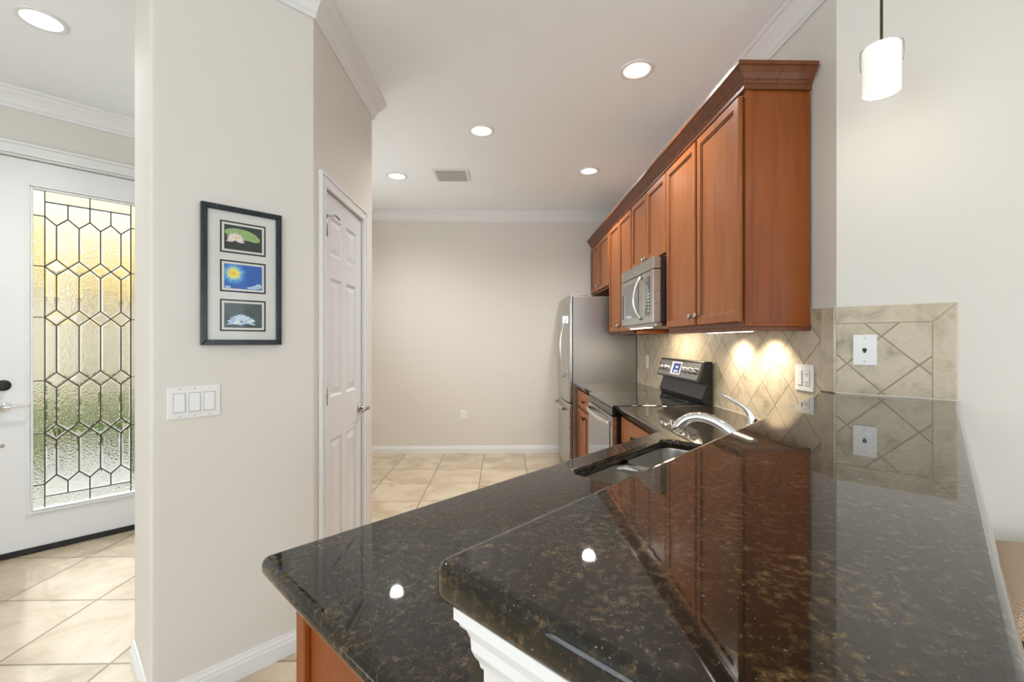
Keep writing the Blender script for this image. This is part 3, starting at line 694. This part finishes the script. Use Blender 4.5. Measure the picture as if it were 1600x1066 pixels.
# ------------------------------------------------------------------ sink and faucet
t = thing('kitchen_sink', 'undermount stainless steel double bowl sink in the lower counter', 'sink', FR_D @ Matrix.Translation((0, 0, CT-.037)))
def bowl(a, b, c, d, dep):
    bm = B(); rings = []
    base = rounded([(a, c), (b, c), (b, d), (a, d)], .055, 6); cx, cy = (a+b)/2, (c+d)/2
    for sc_, z in ((1.0, 0), (.99, -.01), (.975, -dep*.6), (.95, -dep*.9), (.88, -dep), (.10, -dep-.006)):
        rings.append([(cx+(x-cx)*sc_, cy+(y-cy)*sc_, z) for x, y in base])
    vr = loft(bm, rings, caps=False, smooth=True); bm.faces.new(vr[-1])
    return bm
obj('bowl', bowl(S0-.004, 1.437, Q0-.004, Q1+.004, .19), 'sink', t); obj('bowl', bowl(1.467, S1+.004, Q0-.004, Q1+.004, .19), 'sink', t)
bm = B(); prism(bm, [(1.437-.012, Q0+.02), (1.467+.012, Q0+.02), (1.462, .55), (1.462, .74), (1.467+.014, Q1-.02), (1.467+.03, Q1+.003), (1.437-.03, Q1+.003), (1.437-.014, Q1-.02), (1.442, .74), (1.442, .55)], -.022, -.006)
obj('divider', bm, 'sink', t, bevel=.005, seg=3)
for x in (1.28, 1.635):
    bm = B(); lathe(bm, [(.04, -.195), (.04, -.192), (.02, -.194)], (x, .64, 0), n=20); obj('drain', bm, 'chrome', t)
fx, fy = 1.50, .418
t = thing('kitchen_faucet', 'chrome single lever faucet with curved spout behind the sink', 'faucet', FR_D @ Matrix.Translation((fx, fy, CT)))
bm = B(); lathe(bm, [(.034, .0005), (.034, .006), (.026, .014), (.024, .06), (.025, .11), (.022, .145), (.012, .160)], n=24); obj('body', bm, 'chrome', t)
bm = B(); sp_ = bez((0, .005, .06), (0, .085, .165), (-.012, .19, .195), (-.018, .235, .105), 16)
tube(bm, sp_, [.016]*10+[.0155, .0155, .016, .017, .018, .018, .017], 14); obj('spout', bm, 'chrome', t)
bm = B(); lv = bez((0, 0, .14), (.0, .0, .20), (-.008, .025, .205), (-.022, .088, .242), 12)
tube(bm, lv, [.018, .016, .0135, .011, .009, .008, .007, .0065, .006, .0055, .005, .0045, .003], 12, sx=1.0); obj('lever', bm, 'chrome', t)

# ------------------------------------------------------------------ cabinets
def cab_door(x0, x1, z0, z1, y, t=.020, arch=False):
    """local: front faces -y; returns bmesh of a framed door with a recessed flat panel; slot 1 = darker groove"""
    bm = B(); st = .052; yf = y-t
    prev = None; rings = []
    for ins, yy in ((0, y), (0, yf+.004), (.004, yf), (st-.012, yf), (st-.009, yf+.004), (st-.004, yf+.004), (st, yf+.009), (st+.004, yf+.009)):
        rings.append([(x0+ins, yy, z0+ins), (x1-ins, yy, z0+ins), (x1-ins, yy, z1-ins), (x0+ins, yy, z1-ins)])
    vr = loft(bm, rings, caps=False); bm.faces.new(vr[-1]); bm.faces.new(vr[0][::-1])
    for i, f in enumerate(bm.faces):
        pass
    for f in list(bm.faces):
        ys = [v.co.y for v in f.verts]
        zc = f.calc_center_median()
    # groove faces get the darker cherry
    k = 0
    for r in range(len(rings)-1):
        for i in range(4):
            f = bm.faces[k] if False else None
    bm.faces.ensure_lookup_table()
    for idx, f in enumerate(bm.faces):
        if idx < 4*(len(rings)-1) and idx//4 in (3, 5): f.material_index = 1
    return bm
def knob(parent, x, y, z, mat='nickel'):
    bm = B(); lathe(bm, [(.008, 0), (.006, -.004), (.005, -.014), (.014, -.019), (.016, -.024), (.012, -.029), (.003, -.031)], (x, y, z), 'y', 16)
    return obj('knob', bm, mat, parent)
def wall_cab(yfar, w, z0, z1, d, label, doors, knob_z, near_panel=False):
    t = thing('wall_cabinet', label, 'cabinet', FR_W(yfar), 'cherry wall cabinets')
    bm = B(); bx(bm, .0005, w-.0005, -d+.003, -.0135, z0, z1); obj('carcass', bm, ['cherry_side'], t, bevel=.001)
    bm = B(); f0 = -d
    bx(bm, .0005, .040, f0-.0, f0+.018, z0, z1); bx(bm, w-.040, w-.0005, f0, f0+.018, z0, z1); bx(bm, .040, w-.040, f0, f0+.018, z0, z0+.035); bx(bm, .040, w-.040, f0, f0+.018, z1-.05, z1)
    obj('face_frame', bm, 'cherry_dark', t)
    n = len(doors)
    for i, (a, b) in enumerate(doors):
        dr = obj('cabinet_door', cab_door(a, b, z0+.022, z1-.035, -d-.001), ['cherry', 'cherry_dark'], t)
        kx = b-.026 if i % 2 == 0 else a+.026
        knob(dr, kx, -d-.021, z0+knob_z)
    return t
FD = .298                                              # carcass depth; door fronts at W-.318 = 1.025
Z0, Z1 = 1.385, 2.425
t = wall_cab(5.235, .915, 1.85, Z1, FD, 'short cherry wall cabinet above the refrigerator', [(.022, .452), (.463, .893)], .07)
t = wall_cab(4.32, .76, Z0, Z1, FD, 'tall cherry wall cabinet between refrigerator and microwave', [(.012, .375), (.385, .748)], .07)
t = wall_cab(3.56, .76, 1.862, Z1, FD, 'short cherry wall cabinet directly above the microwave', [(.012, .375), (.385, .748)], .045)
t = wall_cab(2.80, .88, Z0, Z1, FD, 'tall cherry wall cabinet nearest the bar with plain side panel', [(.008, .428), (.452, .870)], .07)
boxobj('end_panel', (.880, .884, -FD+.001, -.0135, Z0, Z1), 'cherry_side', t)
bm = B(); x = .884
bx(bm, x, x+.006, -FD+.0, -FD+.030, Z0, Z1); bx(bm, x, x+.006, -FD+.03, -.0135, Z0, Z0+.018); obj('end_trim', bm, 'cherry_side', t, bevel=.002)
bm = B(); bx(bm, .0, .890, -FD-.003, -FD+.015, Z0-.018, Z0-.0005); bx(bm, .872, .890, -FD+.015, -.012, Z0-.018, Z0-.0005); obj('light_rail', bm, 'cherry_dark', t, bevel=.003)
# cabinet crown
cpz = Z1+.0005-.02
prof = [(.0005, cpz), (.010, cpz), (.010, cpz+.018), (.016, cpz+.024), (.018, cpz+.032), (.024, cpz+.038), (.034, cpz+.058), (.046, cpz+.074), (.050, cpz+.078), (.056, cpz+.080), (.056, cpz+.096), (.0005, cpz+.096)]
bm = B(); path = [(W-FD-.001, 5.238), (W-FD-.001, 1.913), (W-.0135, 1.913)]
sweep(bm, path, [(o+.0015, z) for o, z in prof], 1)
tag(obj('cabinet_crown', bm, 'cherry_dark'), 'stained wood crown moulding along the top of the wall cabinets', 'moulding')

def base_cab(yfar, w, label, cols, drawer_only=False):
    t = thing('base_cabinet', label, 'cabinet', FR_W(yfar), 'cherry base cabinets')
    bm = B(); bx(bm, 0.001, w-.001, -.590, -.020, .10, .876); bx(bm, .001, w-.001, -.52, -.02, .0, .10); obj('carcass', bm, 'cherry_side', t)
    for a, b in cols:
        bm = B(); bx(bm, a, b, -.610, -.591, .700, .855); dw = obj('drawer', bm, 'cherry', t, bevel=.003)
        knob(dw, (a+b)/2, -.610, .778, 'dark')
    for i, (a, b) in enumerate([(c_[0], c_[1]) for c_ in cols] if len(cols) > 1 else [(cols[0][0], (cols[0][0]+cols[0][1])/2-.003), ((cols[0][0]+cols[0][1])/2+.003, cols[0][1])]):
        dr = obj('cabinet_door', cab_door(a, b, .125, .680, -.591), ['cherry', 'cherry_dark'], t)
        knob(dr, b-.03 if i % 2 == 0 else a+.03, -.611, .63, 'dark')
base_cab(4.42, .853, 'cherry base cabinet between refrigerator and range', [(.03, .823)])
# corner cabinet (hollow, the sink hangs in it)
t = thing('base_cabinet', 'cherry base cabinet in the corner nearer than the range', 'cabinet', FR_W(2.795), 'cherry base cabinets')
bm = B(); bx(bm, .001, .740, -.590, -.570, .10, .876); bx(bm, .001, .018, -.57, -.02, .10, .876); bx(bm, .001, .70, -.52, -.50, 0, .10); obj('face_frame', bm, 'cherry_side', t)
bm = B(); bx(bm, .03, .62, -.610, -.591, .700, .855); dw = obj('drawer', bm, 'cherry', t, bevel=.003); knob(dw, .33, -.610, .778, 'dark')
for i, (a, b) in enumerate(((.03, .323), (.329, .62))):
    dr = obj('cabinet_door', cab_door(a, b, .125, .680, -.591), ['cherry', 'cherry_dark'], t); knob(dr, b-.03 if i == 0 else a+.03, -.611, .63, 'dark')
# peninsula cabinet
t = thing('base_cabinet', 'cherry peninsula cabinet with framed end panel under the lower counter', 'cabinet', FR_D, 'cherry base cabinets')
bm = B(); bx(bm, .345, 1.86, .872, .890, .10, .876); bx(bm, .345, 1.86, .82, .835, 0, .10); bx(bm, .345, .363, .336, .872, 0, .876); obj('face_frame', bm, 'cherry_side', t)
bm = B()
for a, b, c_, d_ in ((.855, .893, 0, .876), (.336, .40, 0, .876), (.40, .855, .0, .09), (.40, .855, .80, .876)): bx(bm, .332, .345, a, b, c_, d_)
obj('end_frame', bm, 'cherry_side', t, bevel=.003)
for i, (a, b) in enumerate(((1.12, 1.44), (1.45, 1.77))):
    bm = B(); 
    d_ = cab_door(a, b, .125, .855, 0)
    for v in d_.verts: v.co.y = .890-v.co.y+.0005
    dr = obj('cabinet_door', d_, ['cherry', 'cherry_dark'], t)
bm = B(); bx(bm, .50, 1.09, .8905, .935, .12, .86); obj('dishwasher_panel', bm, 'steel', t, bevel=.004)

# ------------------------------------------------------------------ refrigerator
t = thing('refrigerator', 'stainless bottom freezer refrigerator against the far wall', 'refrigerator', FR_W(5.295))
fw = .862
boxobj('body', (0, fw, -.650, -.015, .02, 1.768), 'steel_side', t, .004)
def fr_door(z0, z1, n=12):
    bm = B(); front = []
    for i in range(n+1):
        u = i/n; front.append((u*fw, -.683-.030*math.sin(PI*u)**.6 if 0 < u < 1 else -.683))
    poly = [(fw, -.655), (0, -.655)]+front
    loft(bm, [[(x, y, z0) for x, y in poly], [(x, y, z0+(z1-z0)*.92) for x, y in poly], [(x, y*(1 if y > -.66 else .985), z1) for x, y in poly]])
    return obj('door' if z0 > .5 else 'freezer_drawer', bm, 'steel', t, bevel=.004)
d1 = fr_door(.715, 1.775)
bm = B(); lathe(bm, [(.016, -.7125), (.016, -.7155), (.012, -.7165)], (fw*.80, 0, 1.66), 'y', 20); obj('round_badge', bm, 'nickel', d1)
d2 = fr_door(.06, .700)
bm = B(); bx(bm, 0.002, fw-.002, -.657, -.6505, .05, 1.765); bx(bm, 0, fw, -.60, -.66, .0, .05); obj('gasket', bm, 'black', t)
bm = B(); bx(bm, fw-.20, fw-.02, -.67, -.50, 1.7685, 1.790); obj('hinge_cover', bm, 'nickel', t, bevel=.004)
bm = B(); hz = bez((fw-.05, -.700, .98), (fw-.05, -.790, 1.10), (fw-.05, -.790, 1.42), (fw-.05, -.700, 1.56), 14)
tube(bm, hz, .012, 10, sx=1.3)
for z in (1.0, 1.54): bx(bm, fw-.062, fw-.038, -.745, -.684, z-.035, z+.035)
obj('door_handle', bm, 'steel_h', d1)
bm = B(); tube(bm, bez((.10, -.705, .635), (.2, -.785, .645), (fw-.2, -.785, .645), (fw-.10, -.705, .635), 14), .011, 10)
for x in (.12, fw-.12): bx(bm, x-.02, x+.02, -.745, -.69, .625, .65)
obj('drawer_handle', bm, 'steel_h', d2)

# ------------------------------------------------------------------ range
t = thing('kitchen_range', 'stainless and black electric range with angled control panel', 'range', FR_W(3.5625))
rw = .763
boxobj('body', (0, rw, -.625, -.02, .02, .900), 'black', t)
boxobj('cooktop', (0, rw, -.655, -.02, .9005, .918), 'black_glass', t, .004)
for x, y, r in ((.2, -.19, .075), (.2, -.46, .10), (.56, -.19, .09), (.56, -.46, .075)):
    bm = B(); lathe(bm, [(r, .9183), (r-.0015, .9186), (r-.003, .9183)], (x, y, 0), n=36, caps=False); obj('burner_ring', bm, 'vent_dark', t)
bm = B(); bx(bm, .001, rw-.001, -.660, -.626, .20, .845); od = obj('oven_door', bm, 'steel', t, bevel=.004)
boxobj('window', (.05, rw-.05, -.664, -.660, .26, .79), 'mirrorglass', od)
bm = B(); tube(bm, bez((.03, -.668, .80), (.10, -.715, .808), (rw-.10, -.715, .808), (rw-.03, -.668, .80), 14), .016, 10, sx=.7)
obj('oven_handle', bm, 'steel_h', od)
boxobj('vent_strip', (.002, rw-.002, -.657, -.626, .850, .898), 'black', t, .003)
boxobj('storage_drawer', (.001, rw-.001, -.656, -.626, .03, .190), 'steel', t, .003)
# backguard
bm = B(); prof_ = [(-.020, .9185), (-.075, .9185), (-.092, .955), (-.070, 1.020), (-.062, 1.048), (-.112, 1.060), (-.073, 1.192), (-.022, 1.192)]
loft(bm, [[(0.0, y, z) for y, z in prof_], [(rw, y, z) for y, z in prof_]]); bg = obj('backguard', bm, 'black', t, bevel=.003)
def bgp(u, v, o=0):                                     # point on the sloping control face
    y = -.112+(.039)*v; z = 1.060+.132*v; nrm = Vector((0, -.132, .039)).normalized()*(-1 if False else 1)
    return (u, y+nrm.y*o*1.0, z+nrm.z*o*-1.0)
def bgplate(u0, u1, v0, v1, o0, o1, mat, name):
    bm = B(); loft(bm, [[bgp(u0, v0, o), bgp(u1, v0, o), bgp(u1, v1, o), bgp(u0, v1, o)] for o in (o0, o1)]); return obj(name, bm, mat, bg)
bgplate(.022, rw-.030, .10, .90, .0005, .003, 'steel', 'control_panel')
bgplate(.27, .44, .22, .86, .003, .005, 'plate', 'display_frame')
M['display'] = plain('blue_display', (.02, .03, .12), .15, emit=(.05, .1, .5), es=.12); bgplate(.30, .43, .28, .82, .005, .006, 'display', 'display')
M['digits'] = plain('display_digit', (.6, .7, .9), .3, emit=(.6, .75, 1), es=1.0)
bm = B()
for u, v in ((.350, .60), (.365, .60), (.380, .60), (.33, .38), (.35, .38), (.37, .38), (.39, .38)): loft(bm, [[bgp(u, v-.04, o), bgp(u+.008, v-.04, o), bgp(u+.008, v+.05, o), bgp(u, v+.05, o)] for o in (.006, .0064)])
obj('display_digit', bm, 'digits', bg)
bgplate(.385, .405, .14, .19, .003, .0036, 'vent_dark', 'badge')
for u in (.085, .165, .52, .60, .68):
    bm = B(); c0 = Vector(bgp(u, .5, .003)); ax = Vector((0, -.132, -.039)).normalized() if False else Vector((0, -.959, -.0)) ; ax = Vector((0, -.959, .283)).normalized()
    tube(bm, [c0, c0+ax*.018, c0+ax*.0181, c0+ax*.026], [.022, .021, .014, .013], 18); obj('knob', bm, 'steel_h', bg)

# ------------------------------------------------------------------ microwave
t = thing('microwave', 'stainless over-the-range microwave with curved handle', 'microwave', FR_W(3.558, 0))
mw = .756; mz0, mz1 = 1.440, 1.858
boxobj('body', (0.001, mw, -.348, -.0135, mz0+.004, mz1), 'black', t, .002)
bm = B(); bx(bm, 0, mw, -.398, -.3485, mz1-.075, mz1); obj('top_vent_panel', bm, 'steel', t, bevel=.004)
bm = B(); bx(bm, 0, .565, -.398, -.3485, mz0, mz1-.079); dd = obj('door', bm, 'steel', t, bevel=.004)
boxobj('window', (.035, .455, -.4005, -.3985, mz0+.05, mz1-.115), 'dkglass', dd, .001)
bm = B(); tube(bm, bez((.525, -.400, mz0+.03), (.505, -.468, mz0+.10), (.505, -.468, mz1-.17), (.525, -.400, mz1-.095), 14), .010, 10, sx=1.3); obj('door_handle', bm, 'steel_h', dd)
bm = B(); lathe(bm, [(.010, -.3975), (.010, -.3995), (.008, -.400)], (.375, 0, mz1-.045), 'y', 20); obj('round_badge', bm, 'vent', t)
boxobj('control_panel', (.568, mw, -.398, -.3485, mz0, mz1-.079), 'steel', t, .004)
bm = B(); P = [(-.3985-.001, 0)]
pts = [(.590, mz0+.04), (.690, mz0+.04), (.690, mz1-.12), (.590, mz1-.12)]
pts = [(.690-.02*0, mz0+.05), (.690, mz1-.115), (.60, mz1-.115)]+[(.60+.055*math.sin(PI*k/8), mz1-.115-(.25-.0)*k/8) for k in range(1, 9)]+[]
loft(bm, [[(x, y, z) for x, z in pts] for y in (-.3985, -.4)]); obj('keypad', bm, 'black_glass', t)
bm = B(); 
for r in range(6):
    for c_ in range(3): bx(bm, .663-.0*c_+.009*(c_-1), .669+.009*(c_-1), -.4008, -.4002, mz0+.075+r*.022, mz0+.085+r*.022)
obj('button', bm, 'plate', t); 
boxobj('display', (.612, .684, -.4006, -.4002, mz1-.145, mz1-.122), 'mirrorglass', t)
bm = B(); bx(bm, .03, mw-.03, -.37, -.06, mz0-.022, mz0+.0035); obj('underside_filter', bm, 'nickel', t, bevel=.003)
boxobj('lamp_lens', (.10, .50, -.355, -.315, mz0-.025, mz0-.0215), 'strip', t)
lamp('hood_lamp', 'AREA', (.32, -.22, mz0-.03), (0, 0, 0), 4.5, (1, .84, .62), .4, .1, parent=t)

# under-cabinet light
t = thing('under_cabinet_light', 'slim warm light strip under the cabinet nearest the bar', 'light', FR_W(2.62, 0))
boxobj('housing', (.06, .52, -.185, -.135, Z0-.016, Z0-.0005), 'plate', t, .002)
boxobj('lens', (.07, .51, -.168, -.152, Z0-.018, Z0-.0162), 'strip', t)
for x in (.16, .45):
    lamp('lamp', 'SPOT', (x, -.125, Z0-.025), (math.radians(12), 0, 0), 10, (1, .83, .62), parent=t, spot=math.radians(130), blend=.9, radius=.015)

# ------------------------------------------------------------------ ceiling lights
first = None
LP = [((.757, 2.522), 'round recessed ceiling light nearest the wall cabinets and camera'), ((-.158, 3.271), 'round recessed ceiling light between the vent and the nearest kitchen light'),
      ((-.987, 4.183), 'round recessed ceiling light left of the air vent'), ((.773, 4.023), 'round recessed ceiling light farthest along the wall cabinets'), ((-2.207, 2.188), 'round recessed ceiling light by the entry door')]
for (x, y), lab in LP:
    if first is None:
        t = thing('recessed_light', lab, 'ceiling light', frame((x, y, CZ)), 'recessed ceiling lights')
        bm = B(); lathe(bm, [(.096, -.0005), (.096, -.004), (.090, -.007), (.078, -.006), (.070, -.003), (.066, -.0012)], n=40, caps=False); obj('trim_ring', bm, 'trim', t)
        bm = B(); lathe(bm, [(.078, -.0055), (.056, -.0015)], n=40, caps=False); obj('baffle', bm, 'can', t)
        bm = B(); lathe(bm, [(.057, -.0020), (.001, -.0022)], n=40); obj('lens', bm, 'lens', t)
        lamp('lamp', 'SPOT', (0, 0, -.02), (0, 0, 0), 68, (1, .98, .95), parent=t, spot=math.radians(150), blend=1, radius=.055)
        first = t
    else: dup(first, (x, y, CZ), 0, lab)
# extra fixtures added unseen behind the viewer, lighting the right and picture walls
for (x, y) in ((-1.4, -1.0), (1.6, -1.2)):
    dup(first, (x, y, CZ), 0, 'round recessed ceiling light added unseen behind the viewer as fill')

# ------------------------------------------------------------------ vent
t = thing('air_vent', 'white rectangular air register with grey louvers in the ceiling', 'vent', frame((-.475, 4.155, CZ)))
bm = B()
for x0, x1, y0, y1 in ((-.165, .165, -.15, -.12), (-.165, .165, .12, .15), (-.165, -.135, -.12, .12), (.135, .165, -.12, .12)): bx(bm, x0, x1, y0, y1, -.008, -.0005)
obj('frame', bm, 'trim', t, bevel=.003)
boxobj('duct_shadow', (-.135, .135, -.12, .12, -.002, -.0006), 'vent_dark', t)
for k in range(7):
    y = -.105+k*.033; bm = B(); loft(bm, [[(x, y, -.003), (x, y+.002, -.003), (x, y+.026, -.013), (x, y+.024, -.013)] for x in (-.134, .134)]); obj('louver', bm, 'vent', t)
bm = B()
for k in range(9): bx(bm, -.12+k*.03, -.118+k*.03, -.11, .11, -.010, -.003)
obj('cross_blades', bm, 'vent', t)

# ------------------------------------------------------------------ pendant
pxy = (1.237, 1.440); pb = 2.135
t = thing('pendant_lamp', 'white glass cylinder pendant hanging over the granite bar', 'lamp', frame((pxy[0], pxy[1], pb)))
bm = B(); lathe(bm, [(.001, .150), (.040, .152), (.047, .149), (.050, .143), (.050, .0), (.0465, .0), (.0465, .140), (.001, .145)], n=48, caps=False); obj('glass_shade', bm, 'shade', t)
bm = B(); lathe(bm, [(.001, .02), (.028, .022), (.032, .06), (.02, .12), (.001, .13)], n=24, caps=False); obj('bulb', bm, 'lens', t)
bm = B(); lathe(bm, [(.008, .153), (.008, .17), (.0042, .172), (.0042, CZ-pb-.02)], n=16); obj('rod', bm, 'bronze', t)
bm = B(); lathe(bm, [(.06, CZ-pb-.001), (.06, CZ-pb-.012), (.045, CZ-pb-.022), (.01, CZ-pb-.026)], n=32); obj('canopy', bm, 'bronze', t)
for a in (.65, .65+PI):
    bm = B(); c_, s_ = math.cos(a-PI/4-.65+.06), math.sin(a-PI/4-.65+.06)
    tube(bm, [(c_*.044, s_*.044, .155), (c_*.053, s_*.053, .154), (c_*.0545, s_*.0545, .145), (c_*.0555, s_*.0555, .110), (c_*.053, s_*.053, .085)], .0016, 8); obj('clip', bm, 'nickel', t)
lamp('lamp', 'POINT', (0, 0, -.03), (0, 0, 0), .9, (1, .88, .72), parent=t, radius=.04)

# ------------------------------------------------------------------ bar stool by the wall
def weave():
    m, nt, b = newmat('woven_tan_seat')
    tc = N(nt, 'ShaderNodeTexCoord'); ck = N(nt, 'ShaderNodeTexChecker'); ck.inputs['Scale'].default_value = 170
    mp = N(nt, 'ShaderNodeMapping'); mp.inputs['Rotation'].default_value = (0, 0, .2); nt.links.new(tc.outputs['Object'], mp.inputs[0]); nt.links.new(mp.outputs[0], ck.inputs['Vector'])
    ck.inputs['Color1'].default_value = (.62, .47, .34, 1); ck.inputs['Color2'].default_value = (.40, .27, .17, 1)
    nt.links.new(ck.outputs['Color'], b.inputs['Base Color']); b.inputs['Roughness'].default_value = .8
    bp = N(nt, 'ShaderNodeBump'); bp.inputs['Strength'].default_value = .4; bp.inputs['Distance'].default_value = .002; nt.links.new(ck.outputs['Fac'], bp.inputs['Height']); nt.links.new(bp.outputs[0], b.inputs['Normal'])
    return m
M['weave'] = weave(); M['espresso'] = plain('espresso_wood', (.018, .011, .008), .35)
t = thing('bar_stool', 'tan woven seat bar stool with dark wood frame beside the bar', 'stool', FR_D @ Matrix.Translation((1.80, -.36, 0)))
bm = B(); base = rounded([(-.29, -.26), (.29, -.26), (.29, .26), (-.29, .26)], .07, 5)
loft(bm, [[(x*k, y*k, z) for x, y in base] for k, z in ((.96, .640), (1.0, .652), (1.0, .680), (.96, .700), (.86, .712), (.5, .716), (.02, .716))], smooth=True); obj('seat', bm, 'weave', t)
bm = B()
for a, b, c_, d_ in ((-.27, .27, -.25, -.225), (-.27, .27, .225, .25), (-.27, -.245, -.225, .225), (.245, .27, -.225, .225)): bx(bm, a, b, c_, d_, .575, .6395)
obj('apron', bm, 'espresso', t, bevel=.003)
for sx in (-1, 1):
    for sy in (-1, 1):
        bm = B(); loft(bm, [[(sx*x_+dx, sy*y_+dy, z) for dx, dy in ((-w2, -w2), (w2, -w2), (w2, w2), (-w2, w2))] for x_, y_, z, w2 in ((.265, .245, 0.001, .014), (.25, .23, .60, .019))]); obj('leg', bm, 'espresso', t)
bm = B(); bx(bm, -.24, .24, -.245, -.225, .20, .225); bx(bm, -.24, .24, .225, .245, .20, .225); obj('stretcher', bm, 'espresso', t)
